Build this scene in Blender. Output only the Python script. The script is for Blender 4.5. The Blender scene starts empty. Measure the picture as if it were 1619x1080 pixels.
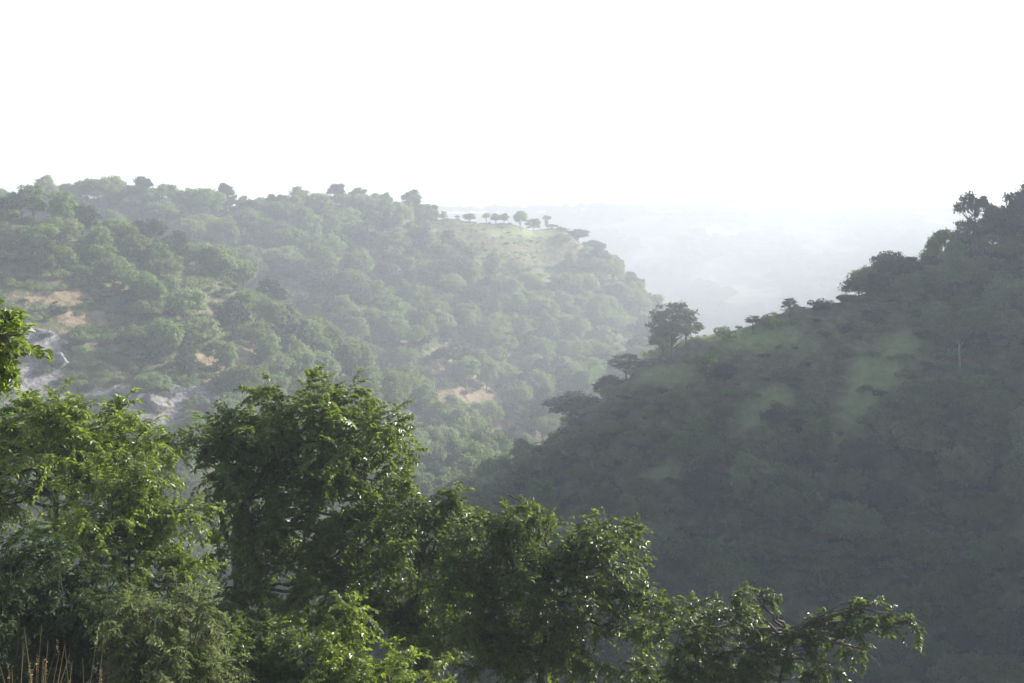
import bpy, math, random
import numpy as np
from mathutils import Vector, Matrix

# ------------------------------------------------------------------ camera, world, sun, exposure
SC = bpy.context.scene
COL = SC.collection
F = 1954.0            # focal length in photograph pixels (photo 1619 x 1080)
HX, HY = 809.5, 322.0 # principal column and horizon row in the photograph
CZ = 120.0            # camera height above the datum

cam_d = bpy.data.cameras.new('camera')
cam = bpy.data.objects.new('camera', cam_d); COL.objects.link(cam)
cam.location = (0, 0, CZ); cam.rotation_euler = (math.radians(90), 0, 0)
cam_d.sensor_width = 36; cam_d.lens = 36 * F / 1619
cam_d.shift_y = -(540 - HY) / 1619
cam_d.clip_start = 0.1; cam_d.clip_end = 30000
SC.camera = cam

SUN_EL, SUN_AZ = math.radians(23), math.radians(60)   # azimuth measured from +Y towards +X
SUN_DIR = Vector((math.sin(SUN_AZ) * math.cos(SUN_EL), math.cos(SUN_AZ) * math.cos(SUN_EL), math.sin(SUN_EL)))
w = bpy.data.worlds.new('World'); SC.world = w; w.use_nodes = True
nt = w.node_tree; bg = nt.nodes['Background']
sky = nt.nodes.new('ShaderNodeTexSky'); sky.sky_type = 'NISHITA'; sky.sun_disc = False
sky.sun_elevation = SUN_EL; sky.sun_rotation = SUN_AZ
sky.altitude = 400; sky.air_density = 1.0; sky.dust_density = 2.5; sky.ozone_density = 1.0
# milky veil of white light added low in the sky to whiten it, all round the horizon
tcw = nt.nodes.new('ShaderNodeTexCoord'); sp = nt.nodes.new('ShaderNodeSeparateXYZ'); nt.links.new(tcw.outputs['Generated'], sp.inputs[0])
mr = nt.nodes.new('ShaderNodeMapRange'); mr.interpolation_type = 'SMOOTHSTEP'
mr.inputs[1].default_value = 0.10; mr.inputs[2].default_value = 0.30; mr.inputs[3].default_value = 1.0; mr.inputs[4].default_value = 0.0
nt.links.new(sp.outputs[2], mr.inputs[0])
veil = nt.nodes.new('ShaderNodeMix'); veil.data_type = 'RGBA'; veil.blend_type = 'ADD'
veil.inputs[7].default_value = (9.0, 8.9, 9.0, 1)
nt.links.new(mr.outputs[0], veil.inputs[0]); nt.links.new(sky.outputs[0], veil.inputs[6])
nt.links.new(veil.outputs[2], bg.inputs[0]); bg.inputs[1].default_value = 0.08

sl = bpy.data.lights.new('sun', 'SUN'); sl.energy = 5.0; sl.angle = math.radians(0.6); sl.color = (1.0, 0.955, 0.88)
so = bpy.data.objects.new('sun', sl); COL.objects.link(so)
so.rotation_euler = SUN_DIR.to_track_quat('Z', 'Y').to_euler()
so.location = (60, 40, 200)

SC.view_settings.view_transform = 'Standard'; SC.view_settings.look = 'None'
SC.view_settings.gamma = 1; SC.view_settings.exposure = 1.42
SC.render.engine = 'CYCLES'
cy = SC.cycles
cy.max_bounces = 6; cy.diffuse_bounces = 3; cy.glossy_bounces = 2; cy.transmission_bounces = 4
cy.volume_bounces = 0; cy.transparent_max_bounces = 4
cy.use_denoising = True

# ------------------------------------------------------------------ helpers
rng = np.random.default_rng(11)
random.seed(5)

def at(px, py, Y):
    return np.array([(px - HX) / F * Y, Y, CZ + (HY - py) / F * Y])

def proj(p):
    p = np.asarray(p, float)
    return HX + p[..., 0] / p[..., 1] * F, HY - (p[..., 2] - CZ) / p[..., 1] * F

def tag(o, label=None, cat=None, group=None, kind=None):
    if label: o['label'] = label
    if cat: o['category'] = cat
    if group: o['group'] = group
    if kind: o['kind'] = kind
    return o

class Buf:
    def __init__(s): s.v = []; s.f = []; s.n = 0
    def add(s, v, f):
        v = np.asarray(v, np.float32).reshape(-1, 3); f = np.asarray(f, np.int32)
        s.v.append(v); s.f.append(f + s.n); s.n += len(v)
    def mesh(s, name, mat, smooth=False):
        me = bpy.data.meshes.new(name)
        V = np.concatenate(s.v)
        sizes = np.concatenate([np.full(len(f), f.shape[1], np.int32) for f in s.f])
        L = np.concatenate([f.ravel() for f in s.f])
        st = np.zeros(len(sizes), np.int32); st[1:] = np.cumsum(sizes)[:-1]
        me.vertices.add(len(V)); me.vertices.foreach_set('co', V.ravel())
        me.loops.add(len(L)); me.loops.foreach_set('vertex_index', L)
        me.polygons.add(len(sizes)); me.polygons.foreach_set('loop_start', st)
        me.polygons.foreach_set('use_smooth', np.full(len(sizes), smooth))
        me.update(calc_edges=True)
        if mat: me.materials.append(mat)
        return me
    def build(s, name, mat, parent=None, smooth=False, loc=(0, 0, 0)):
        o = bpy.data.objects.new(name, s.mesh(name, mat, smooth)); COL.objects.link(o)
        o.location = loc
        if parent: o.parent = parent
        return o

def empty(name, loc, rz=0, scale=1.0):
    o = bpy.data.objects.new(name, None); COL.objects.link(o)
    o.empty_display_size = 0.5
    o.location = loc; o.rotation_euler = (0, 0, rz)
    o.scale = (scale,) * 3 if np.isscalar(scale) else scale
    return o

def tube(buf, P, R, sides=6):
    P = np.asarray(P, float); n = len(P)
    T = np.gradient(P, axis=0); T /= np.linalg.norm(T, axis=1)[:, None] + 1e-9
    ref = np.array([0, 0, 1.0]) if abs(T[0, 2]) < 0.8 else np.array([1.0, 0, 0])
    A = np.cross(T, ref); A /= np.linalg.norm(A, axis=1)[:, None] + 1e-9
    B = np.cross(T, A)
    a = np.arange(sides) * 2 * math.pi / sides
    R = np.asarray(R, float)
    V = P[:, None] + R[:, None, None] * (np.cos(a)[None, :, None] * A[:, None] + np.sin(a)[None, :, None] * B[:, None])
    f = []
    i = np.arange(n - 1)[:, None] * sides; j = np.arange(sides)[None, :]; k = (j + 1) % sides
    f = np.stack([i + j, i + k, i + sides + k, i + sides + j], -1).reshape(-1, 4)
    buf.add(V.reshape(-1, 3), f)

def curve(a, b, bend, n=7, wob=0.0, r=None):
    r = r or rng
    t = np.linspace(0, 1, n)[:, None]
    m = (np.asarray(a) + np.asarray(b)) / 2 + np.asarray(bend)
    P = (1 - t) ** 2 * a + 2 * t * (1 - t) * m + t ** 2 * b
    if wob: P[1:-1] += r.normal(0, wob, (n - 2, 3))
    return P

def vn(x, y, seed=0):
    """value noise, -1..1"""
    xi = np.floor(x).astype(np.int64); yi = np.floor(y).astype(np.int64)
    fx = x - xi; fy = y - yi
    fx = fx * fx * (3 - 2 * fx); fy = fy * fy * (3 - 2 * fy)
    def h(a, b):
        n = (a * 374761393 + b * 668265263 + seed * 974711) & 0x7fffffff
        n = ((n ^ (n >> 13)) * 1274126177) & 0x7fffffff
        return ((n ^ (n >> 16)) & 0xffff) / 32767.5 - 1
    return (h(xi, yi) * (1 - fx) + h(xi + 1, yi) * fx) * (1 - fy) + (h(xi, yi + 1) * (1 - fx) + h(xi + 1, yi + 1) * fx) * fy

def fbm(x, y, s, oct=4, seed=0):
    r = 0; a = 1.0; tot = 0
    for k in range(oct):
        r = r + a * vn(x / s * 2 ** k + 17.3 * k, y / s * 2 ** k - 9.1 * k, seed + k); tot += a; a *= 0.5
    return r / tot

# ------------------------------------------------------------------ materials
def new_mat(name):
    m = bpy.data.materials.new(name); m.use_nodes = True
    nt = m.node_tree; nt.nodes.clear()
    return m, nt, nt.nodes.new('ShaderNodeOutputMaterial')

def N(nt, typ, **kw):
    n = nt.nodes.new(typ)
    for k, v in kw.items(): setattr(n, k, v)
    return n

def leaf_mat(name, c0, c1, trans, gloss=0.45, tmix=0.4, island=True, spec=0.5, sat_var=0.0):
    m, nt, out = new_mat(name); L = nt.links.new
    geo = N(nt, 'ShaderNodeNewGeometry'); oi = N(nt, 'ShaderNodeObjectInfo')
    add = N(nt, 'ShaderNodeMath', operation='MULTIPLY_ADD')
    L(geo.outputs['Random Per Island'], add.inputs[0]); add.inputs[1].default_value = 0.55 if island else 0.3
    mul = N(nt, 'ShaderNodeMath', operation='MULTIPLY'); L(oi.outputs['Random'], mul.inputs[0]); mul.inputs[1].default_value = 0.45 if island else 0.7
    L(mul.outputs[0], add.inputs[2])
    mix = N(nt, 'ShaderNodeMix', data_type='RGBA'); L(add.outputs[0], mix.inputs[0])
    mix.inputs[6].default_value = (*c0, 1); mix.inputs[7].default_value = (*c1, 1)
    pb = N(nt, 'ShaderNodeBsdfPrincipled'); L(mix.outputs[2], pb.inputs['Base Color'])
    pb.inputs['Roughness'].default_value = gloss; pb.inputs['Specular IOR Level'].default_value = spec
    tr = N(nt, 'ShaderNodeBsdfTranslucent')
    mix2 = N(nt, 'ShaderNodeMix', data_type='RGBA'); L(add.outputs[0], mix2.inputs[0])
    mix2.inputs[6].default_value = (*[c * 0.75 for c in trans], 1); mix2.inputs[7].default_value = (*[min(1, c * 1.25) for c in trans], 1)
    L(mix2.outputs[2], tr.inputs['Color'])
    ms = N(nt, 'ShaderNodeMixShader'); ms.inputs[0].default_value = tmix
    L(pb.outputs[0], ms.inputs[1]); L(tr.outputs[0], ms.inputs[2]); L(ms.outputs[0], out.inputs[0])
    return m

def bark_mat(name, c0, c1, scale=6):
    m, nt, out = new_mat(name); L = nt.links.new
    tc = N(nt, 'ShaderNodeTexCoord'); mp = N(nt, 'ShaderNodeMapping'); mp.inputs['Scale'].default_value = (1, 1, 0.25)
    L(tc.outputs['Object'], mp.inputs[0])
    no = N(nt, 'ShaderNodeTexNoise'); no.inputs['Scale'].default_value = scale; no.inputs['Detail'].default_value = 6
    L(mp.outputs[0], no.inputs[0])
    cr = N(nt, 'ShaderNodeValToRGB'); cr.color_ramp.elements[0].color = (*c0, 1); cr.color_ramp.elements[1].color = (*c1, 1)
    cr.color_ramp.elements[0].position = .35; cr.color_ramp.elements[1].position = .65
    L(no.outputs[0], cr.inputs[0])
    pb = N(nt, 'ShaderNodeBsdfPrincipled'); pb.inputs['Roughness'].default_value = .85; L(cr.outputs[0], pb.inputs['Base Color'])
    bp = N(nt, 'ShaderNodeBump'); bp.inputs['Strength'].default_value = .6; bp.inputs['Distance'].default_value = .03
    L(no.outputs[0], bp.inputs['Height']); L(bp.outputs[0], pb.inputs['Normal'])
    L(pb.outputs[0], out.inputs[0])
    return m

M = {}
# far foliage (whole trees tint through the per-object random)
M['far_mid'] = leaf_mat('far_leaf_mid', (.06, .115, .03), (.125, .19, .05), (.22, .35, .065), .6, .38, False, .3)
M['far_pale'] = leaf_mat('far_leaf_pale', (.10, .145, .06), (.185, .235, .10), (.26, .37, .11), .6, .38, False, .3)
M['far_olive'] = leaf_mat('far_leaf_olive', (.09, .115, .035), (.15, .175, .055), (.24, .29, .06), .6, .38, False, .3)
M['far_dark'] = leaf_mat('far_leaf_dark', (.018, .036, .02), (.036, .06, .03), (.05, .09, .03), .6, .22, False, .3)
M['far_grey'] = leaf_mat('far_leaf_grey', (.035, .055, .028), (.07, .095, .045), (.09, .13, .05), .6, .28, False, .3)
# near foliage
M['lime'] = leaf_mat('leaf_lime', (.045, .09, .015), (.15, .19, .03), (.37, .48, .045), .42, .42)
M['mid'] = leaf_mat('leaf_mid', (.022, .05, .012), (.065, .105, .022), (.26, .35, .035), .40, .36)
M['dark'] = leaf_mat('leaf_dark', (.015, .034, .012), (.04, .07, .02), (.12, .19, .03), .55, .28, spec=.3)
M['glossy'] = leaf_mat('leaf_glossy', (.016, .036, .011), (.045, .078, .02), (.26, .35, .03), .42, .32, spec=.4)
M['feather'] = leaf_mat('leaf_feather', (.08, .105, .04), (.18, .20, .08), (.26, .33, .09), .65, .35, spec=.25)
M['straw'] = leaf_mat('leaf_straw', (.22, .17, .08), (.36, .28, .14), (.35, .28, .12), .6, .3)
M['bark'] = bark_mat('bark_grey', (.05, .042, .033), (.14, .12, .095))
M['bark_dark'] = bark_mat('bark_dark', (.025, .022, .018), (.075, .062, .048))
M['bark_pale'] = bark_mat('bark_pale', (.22, .20, .17), (.40, .37, .32))

def rock_mat():
    m, nt, out = new_mat('rock'); L = nt.links.new
    tc = N(nt, 'ShaderNodeNewGeometry')
    no = N(nt, 'ShaderNodeTexNoise'); no.inputs['Scale'].default_value = .35; no.inputs['Detail'].default_value = 9; no.inputs['Roughness'].default_value = .7
    L(tc.outputs['Position'], no.inputs[0])
    vo = N(nt, 'ShaderNodeTexVoronoi'); vo.feature = 'DISTANCE_TO_EDGE'; vo.inputs['Scale'].default_value = .5
    L(tc.outputs['Position'], vo.inputs[0])
    cr = N(nt, 'ShaderNodeValToRGB'); e = cr.color_ramp.elements
    e[0].color = (.06, .055, .06, 1); e[0].position = .3; e[1].color = (.33, .31, .31, 1); e[1].position = .68
    x = cr.color_ramp.elements.new(.5); x.color = (.17, .155, .155, 1)
    L(no.outputs[0], cr.inputs[0])
    pb = N(nt, 'ShaderNodeBsdfPrincipled'); pb.inputs['Roughness'].default_value = .8; L(cr.outputs[0], pb.inputs['Base Color'])
    bp = N(nt, 'ShaderNodeBump'); bp.inputs['Strength'].default_value = 1; bp.inputs['Distance'].default_value = .5
    L(no.outputs[0], bp.inputs['Height']); L(bp.outputs[0], pb.inputs['Normal']); L(pb.outputs[0], out.inputs[0])
    return m
M['rock'] = rock_mat()

def ground_mat():
    m, nt, out = new_mat('hillside_ground'); L = nt.links.new
    geo = N(nt, 'ShaderNodeNewGeometry')
    def noise(scale, det=8, rough=.62, dist=0):
        n = N(nt, 'ShaderNodeTexNoise'); n.inputs['Scale'].default_value = scale; n.inputs['Detail'].default_value = det
        n.inputs['Roughness'].default_value = rough; n.inputs['Distortion'].default_value = dist; L(geo.outputs['Position'], n.inputs[0]); return n
    def ramp(src, stops):
        c = N(nt, 'ShaderNodeValToRGB'); el = c.color_ramp.elements
        el[0].position, el[0].color = stops[0][0], (*stops[0][1], 1); el[1].position, el[1].color = stops[-1][0], (*stops[-1][1], 1)
        for p, col in stops[1:-1]:
            x = el.new(p); x.color = (*col, 1)
        L(src, c.inputs[0]); return c
    def mixc(f, a, b):
        x = N(nt, 'ShaderNodeMix', data_type='RGBA'); L(f, x.inputs[0]); L(a, x.inputs[6]); L(b, x.inputs[7]); return x.outputs[2]
    def attr(n):
        a = N(nt, 'ShaderNodeAttribute'); a.attribute_name = n; return a.outputs['Fac']
    def edge(f, n, gain):   # mask roughened by noise
        s = N(nt, 'ShaderNodeMath', operation='SUBTRACT'); L(n, s.inputs[0]); s.inputs[1].default_value = .5
        g = N(nt, 'ShaderNodeMath', operation='MULTIPLY_ADD'); L(s.outputs[0], g.inputs[0]); g.inputs[1].default_value = gain; L(f, g.inputs[2])
        r = N(nt, 'ShaderNodeMapRange'); r.inputs[1].default_value = .35; r.inputs[2].default_value = .6; L(g.outputs[0], r.inputs[0]); return r.outputs[0]
    n1, n2, n3, nf = noise(.06), noise(.5), noise(3.0), noise(.009, 10, .6)
    grass = ramp(n2.outputs[0], [(.3, (.05, .062, .028)), (.5, (.10, .10, .048)), (.68, (.20, .165, .09))])
    soil = ramp(n2.outputs[0], [(.3, (.10, .085, .05)), (.46, (.18, .14, .085)), (.6, (.26, .20, .125)), (.75, (.34, .28, .19))])
    rock = ramp(noise(.8, 10, .7, .4).outputs[0], [(.32, (.07, .065, .07)), (.5, (.19, .175, .18)), (.68, (.36, .335, .34))])
    field = ramp(nf.outputs[0], [(.35, (.05, .07, .035)), (.5, (.08, .10, .05)), (.56, (.25, .23, .15)), (.62, (.09, .11, .05))])
    mead = ramp(n2.outputs[0], [(.3, (.14, .18, .07)), (.7, (.26, .29, .13))])  # paler open grass; on the right crest the paleness also paints in rim light
    c0 = mixc(attr('meadow_lit'), grass.outputs[0], mead.outputs[0])
    c = mixc(edge(attr('soil'), n2.outputs[0], 1.9), c0, soil.outputs[0])
    c = mixc(edge(attr('rock'), n2.outputs[0], 1.6), c, rock.outputs[0])
    c = mixc(attr('plain'), c, field.outputs[0])
    pb = N(nt, 'ShaderNodeBsdfPrincipled'); pb.inputs['Roughness'].default_value = .95; pb.inputs['Specular IOR Level'].default_value = .15
    L(c, pb.inputs['Base Color'])
    bp = N(nt, 'ShaderNodeBump'); bp.inputs['Strength'].default_value = .9; bp.inputs['Distance'].default_value = .8
    L(n2.outputs[0], bp.inputs['Height'])
    bp2 = N(nt, 'ShaderNodeBump'); bp2.inputs['Strength'].default_value = .7; bp2.inputs['Distance'].default_value = .15
    L(n3.outputs[0], bp2.inputs['Height']); L(bp.outputs[0], bp2.inputs['Normal']); L(bp2.outputs[0], pb.inputs['Normal'])
    L(pb.outputs[0], out.inputs[0])
    return m
M['ground'] = ground_mat()

# ------------------------------------------------------------------ terrain: ridges and spurs as real ground
def crest(pts, step=4.0):
    P = np.array([at(*p) for p in pts]); P[:, 2] -= CZ
    out = []
    for a, b in zip(P[:-1], P[1:]):
        n = max(2, int(np.linalg.norm((b - a)[:2]) / step))
        for t in np.linspace(0, 1, n, endpoint=False): out.append(a + (b - a) * t)
    out.append(P[-1]); return np.array(out)

# (photo column, photo row of the ground on the crest line, distance)
SPURS = [
    # right hill, then its unseen rise beyond the frame
    (crest([(640, 900, 222), (760, 824, 226), (850, 756, 230), (930, 698, 230), (1000, 634, 228), (1060, 572, 225), (1120, 546, 225), (1230, 512, 228),
            (1300, 500, 230), (1345, 480, 231), (1400, 466, 233), (1460, 440, 236), (1500, 426, 238), (1560, 422, 240), (1619, 396, 245), (1720, 340, 250), (1850, 240, 250), (2050, 20, 245)]), 0.95, 5.0),
    (crest([(2050, 20, 245), (2350, -270, 230), (2900, -550, 200), (3600, -790, 170), (5200, -1100, 120)]), 1.1, 5.0),  # out of view, heightened so that its shadow darkens the air before the hill
    # near left spur
    (crest([(-900, 300, 250), (-300, 312, 250), (0, 362, 262), (130, 392, 272), (250, 416, 285), (330, 452, 292), (400, 500, 298), (500, 566, 306), (560, 616, 312), (600, 670, 316), (640, 750, 320)]), 0.74, 8.0),
    # main left ridge, to the bluff at its right end
    (crest([(-500, 300, 380), (0, 338, 405), (60, 333, 412), (150, 333, 422), (230, 329, 434), (330, 332, 448), (430, 338, 466), (560, 338, 490), (640, 346, 505), (700, 357, 520)]), 0.66, 8.0),
    (crest([(700, 357, 520), (800, 366, 535), (880, 380, 545)]), 1.0, 8.0),
    (crest([(880, 380, 545), (920, 405, 552), (955, 445, 558), (985, 492, 562), (1005, 545, 566)]), 1.35, 5.0),
    (crest([(620, 345, 500), (655, 400, 478), (700, 470, 452), (735, 550, 432), (765, 640, 414), (790, 720, 400)]), 0.85, 6.0),
    (crest([(870, 378, 545), (900, 430, 532), (925, 510, 512), (920, 590, 494), (900, 660, 480)]), 1.1, 6.0),
    (crest([(480, 340, 475), (480, 400, 440), (500, 440, 420), (530, 470, 405)]), 0.7, 6.0),
]

def smooth01(x): x = np.clip(x, 0, 1); return x * x * (3 - 2 * x)

FLOOR_Y = [-200, 3, 6, 12, 25, 60, 110, 150, 400, 700, 950, 1130, 1300, 1420, 1520, 1700, 2400]
FLOOR_Z = [-1.7, -1.7, -3.4, -7.5, -14, -42, -86, -100, -125, -140, -136, -112, -80, -36, -10, -16, -60]

def height(x, y):
    z = np.interp(y, FLOOR_Y, FLOOR_Z)
    near = y < 900
    xs, ys = x[near], y[near]
    Z = z[near].copy()
    for P, s, r0 in SPURS:
        best = np.full(xs.shape, -1e9)
        for p in P:
            d2 = (xs - p[0]) ** 2 + (ys - p[1]) ** 2
            best = np.maximum(best, p[2] - s * (np.sqrt(d2 + r0 * r0) - r0))
        k = 4.0
        mx = np.maximum(Z, best)
        Z = mx + k * np.log(np.exp((Z - mx) / k) + np.exp((best - mx) / k)) * np.where(ys < 140, 0, 1)
        mask = ys < 140
        Z[mask] = np.maximum(z[near][mask], Z[mask])
    z = z.copy(); z[near] = Z
    # gullies and roughness on the slopes, gentle swell on the plain
    a = smooth01((y - 30) / 120) * (1 - smooth01((y - 750) / 300))
    z += a * (5.0 * fbm(x, y, 36, 3, 3) + 1.3 * fbm(x, y, 9, 3, 8))
    b = smooth01((y - 700) / 500)
    z += b * 12 * fbm(x, y, 260, 5, 21) * (1 - .75 * smooth01((y - 1350) / 170))
    z += smooth01((y - 1400) / 150) * 4 * fbm(x, y, 110, 3, 31)
    c = smooth01((y - 4) / 20) * (1 - smooth01((y - 60) / 60))
    z += c * .5 * fbm(x, y, 5, 3, 5)
    return z + CZ

# raster used to stand things on the ground
GX0, GY0, GS = -420.0, -10.0, 2.5
gx = np.arange(GX0, 421, GS); gy = np.arange(GY0, 720, GS)
GXX, GYY = np.meshgrid(gx, gy)
RAS = height(GXX.ravel(), GYY.ravel()).reshape(GXX.shape)
def gz(x, y):
    x = np.asarray(x, float); y = np.asarray(y, float)
    u = np.clip((x - GX0) / GS, 0, len(gx) - 1.001); v = np.clip((y - GY0) / GS, 0, len(gy) - 1.001)
    i = u.astype(int); j = v.astype(int); fu = u - i; fv = v - j
    return (RAS[j, i] * (1 - fu) + RAS[j, i + 1] * fu) * (1 - fv) + (RAS[j + 1, i] * (1 - fu) + RAS[j + 1, i + 1] * fu) * fv

def sees(p, clear=1.0):
    """is the point p visible over the bare ground?"""
    p = np.asarray(p, float)
    ts = np.linspace(.12, .985, 110)
    ok = np.ones(len(p), bool)
    for t in ts:
        q = p * t; q[:, 2] = CZ + (p[:, 2] - CZ) * t
        ok &= gz(q[:, 0], q[:, 1]) < q[:, 2] + clear
    return ok

def blob_mask(x, y, z, spots):
    px = HX + x / np.maximum(y, 1) * F; py = HY - (z - CZ) / np.maximum(y, 1) * F
    m = np.zeros_like(x)
    for (cx, cy, rx, ry, y0, y1) in spots:
        d = np.sqrt(((px - cx) / rx) ** 2 + ((py - cy) / ry) ** 2)
        m = np.maximum(m, (1 - smooth01((d - .5) / .9)) * ((y > y0) & (y < y1)))
    return m
# bare earth and bare rock: centre and half size as seen, and the distance band of the slope they lie on
SOIL = [(680, 640, 70, 40, 360, 500), (760, 660, 60, 50, 360, 520), (420, 560, 40, 24, 200, 330), (90, 470, 60, 12, 200, 300), (480, 600, 40, 20, 200, 330), (345, 585, 50, 26, 200, 340), (730, 575, 55, 30, 380, 520), (570, 612, 55, 16, 300, 480), (700, 700, 55, 22, 360, 520), (20, 600, 60, 16, 180, 280),
        (215, 440, 26, 14, 200, 320), (800, 695, 60, 20, 360, 520), (140, 505, 60, 14, 180, 300), (740, 745, 60, 14, 360, 520)]
ROCK = [(50, 610, 75, 34, 150, 300), (190, 640, 80, 30, 150, 300), (260, 665, 60, 45, 150, 330), (315, 650, 50, 45, 150, 330), (55, 545, 50, 25, 180, 280)]
GRASSY = [(830, 368, 60, 8, 510, 570), (1190, 535, 100, 20, 200, 240), (1430, 545, 42, 26, 150, 235), (1395, 590, 38, 34, 150, 235), (1350, 650, 34, 34, 150, 235), (1225, 630, 30, 20, 150, 235), (1195, 660, 34, 18, 150, 235), (1085, 715, 30, 14, 150, 235), (1050, 745, 36, 18, 150, 235),
          (1060, 590, 50, 20, 190, 240), (1310, 700, 24, 30, 150, 235),
          (1370, 600, 30, 50, 150, 235), (845, 715, 26, 22, 200, 235)]

def build_ground():
    ncol, nrow = 620, 760
    s = np.linspace(-1.0, 1.0, ncol); s = np.sign(s) * (0.62 * np.abs(s) + 0.55 * np.abs(s) ** 3)
    yy = np.exp(np.linspace(math.log(95), math.log(2500), nrow)) - 135
    S, Y = np.meshgrid(s, yy); X = S * (Y + 170)
    Z = height(X.ravel(), Y.ravel())
    V = np.stack([X.ravel(), Y.ravel(), Z], 1)
    i = np.arange(nrow - 1)[:, None] * ncol; j = np.arange(ncol - 1)[None]
    f = np.stack([i + j, i + j + 1, i + ncol + j + 1, i + ncol + j], -1).reshape(-1, 4)
    b = Buf(); b.add(V, f); o = b.build('ground', M['ground'], smooth=True)
    tag(o, kind='structure')
    me = o.data
    x, y, z = V.T
    for n, val in (('soil', blob_mask(x, y, z, SOIL)), ('rock', blob_mask(x, y, z, ROCK)), ('meadow_lit', blob_mask(x, y, z, GRASSY)), ('plain', smooth01((y - 700) / 400))):
        a = me.attributes.new(n, 'FLOAT', 'POINT'); a.data.foreach_set('value', val.astype(np.float32))
    return o
ground = build_ground()

# ------------------------------------------------------------------ hillside trees (seen from 150 m and more)
def cards(c, nrm, size, r, asp=.62):
    """one folded diamond of leaves per centre"""
    n = len(c)
    u = r.normal(size=(n, 3)); u -= nrm * (u * nrm).sum(1)[:, None]; u /= np.linalg.norm(u, axis=1)[:, None] + 1e-9
    v = np.cross(nrm, u); sz = size * r.uniform(.65, 1.35, (n, 1))
    V = np.stack([c - u * sz, c + v * sz * asp + nrm * sz * .25, c + u * sz, c - v * sz * asp + nrm * sz * .25], 1)
    return V.reshape(-1, 3), np.arange(n * 4).reshape(n, 4)

def tree_meshes(kind, seed, mat, bark):
    """unit-ish trees 8 m tall: returns (trunk mesh, crown mesh)"""
    r = np.random.default_rng(seed)
    P = dict(round=(4.3, 3.7, 3.2, 34, 1.25, .85, 5600), spread=(4.6, 4.7, 2.1, 34, 1.2, .85, 5600), tall=(4.8, 2.7, 3.6, 28, 1.1, .85, 4600),
             dome=(2.6, 4.4, 2.9, 34, 1.3, .8, 5600), open=(4.9, 3.7, 2.7, 52, .55, 1.15, 3000), umbrella=(6.4, 3.5, 1.1, 30, .55, 1.1, 2600), tuft=(5.4, 1.9, 2.2, 20, .6, 1.0, 2000))[kind]
    zc, rx, rz, nc, cr, gap, nl = P
    cs = []
    tries = 0
    while len(cs) < nc and tries < 4000:
        tries += 1
        d = r.normal(size=3); d /= np.linalg.norm(d)
        if d[2] < -.55: continue
        q = r.uniform(.45, 1.0) ** .7
        p = np.array([d[0] * rx * q, d[1] * rx * q, zc + d[2] * rz * q])
        if kind == 'spread': p[2] -= .09 * (p[0] ** 2 + p[1] ** 2) / rx
        if kind == 'umbrella': p[2] -= .12 * (p[0] ** 2 + p[1] ** 2) / rx
        if all(np.linalg.norm(p - c) > .75 * cr * gap for c in cs): cs.append(p)
    if kind == 'umbrella':
        for k in range(14): cs.append(np.array([r.uniform(-1.7, 1.3), r.uniform(-1.2, 1.2), r.uniform(1.6, 5.4)]))
    cs = np.array(cs); b = Buf()
    per = nl // len(cs)
    for c in cs:
        R = cr * r.uniform(.65, 1.25); n = int(per * (R / cr) ** 2)
        d = r.normal(size=(n, 3)); d /= np.linalg.norm(d, axis=1)[:, None]
        d[:, 2] = np.where(d[:, 2] < -.35, -d[:, 2], d[:, 2])
        q = R * r.uniform(.35, 1.08, (n, 1)) ** .6
        pos = c + d * q * np.array([1.1, 1.1, .72]) * (1 + .3 * np.sin(d[:, :1] * 5 + c[0]) + .2 * np.sin(d[:, 1:2] * 9 + c[1]))
        if kind in ('open', 'umbrella', 'tuft'): pos = c + r.normal(size=(n, 3)) * R * np.array([.75, .75, .33])
        nrm = d + r.normal(0, .5, (n, 3)) + np.array([0, 0, .35]); nrm /= np.linalg.norm(nrm, axis=1)[:, None]
        b.add(*cards(pos, nrm, .21 if kind in ('open', 'umbrella', 'tuft') else .27, r))
    crown = b.mesh('crown', mat)
    t = Buf()
    lean = r.normal(0, .25, 2); top = np.array([lean[0], lean[1], zc * (.95 if kind in ('open', 'umbrella', 'tuft') else .72)]); base = np.array([0, 0, -.8])
    tr = curve(base, top, np.array([*r.normal(0, .25, 2), 0]), 8)
    tube(t, tr, np.linspace(.26, .13, 8), 7)
    for c in cs[:: (1 if kind in ('open', 'umbrella', 'tuft') else 2)]:
        s = tr[min(7, max(1, int((c[2] - .9 - .22 * np.hypot(c[0], c[1])) / (zc * .95) * 8)))] if kind in ('open', 'umbrella', 'tuft') else tr[r.integers(3, 8)]
        tube(t, curve(s, c, np.array([0, 0, -.35]), 6, .05, r), np.linspace(.075, .02, 6), 5)
        for _ in range(3):
            e = c + r.normal(0, .55, 3)
            tube(t, curve(c, e, np.array([0, 0, .1]), 3), np.linspace(.04, .012, 3), 4)
    return t.mesh('trunk', bark, True), crown

FAR = {}
KINDS = ['round', 'spread', 'tall', 'dome']
TONES = ['far_mid', 'far_pale', 'far_olive', 'far_dark']
for k in KINDS:
    for s in range(2):
        tm, _c = tree_meshes(k, 100 + 7 * s + 31 * KINDS.index(k), M['far_mid'], M['bark'])
        for tn in TONES:
            c = _c if tn == 'far_mid' else _c.copy()
            if tn != 'far_mid': c.materials[0] = M[tn]
            FAR[(k, s, tn)] = (tm, c)
for k in ('open', 'umbrella', 'tuft'):
    for s in range(2):
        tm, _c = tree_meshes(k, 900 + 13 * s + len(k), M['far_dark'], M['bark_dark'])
        FAR[(k, s, 'far_dark')] = (tm, _c); c = _c.copy(); c.materials[0] = M['far_grey']; FAR[(k, s, 'far_grey')] = (tm, c); c = _c.copy(); c.materials[0] = M['far_mid']; FAR[(k, s, 'far_mid')] = (tm, c)

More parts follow.
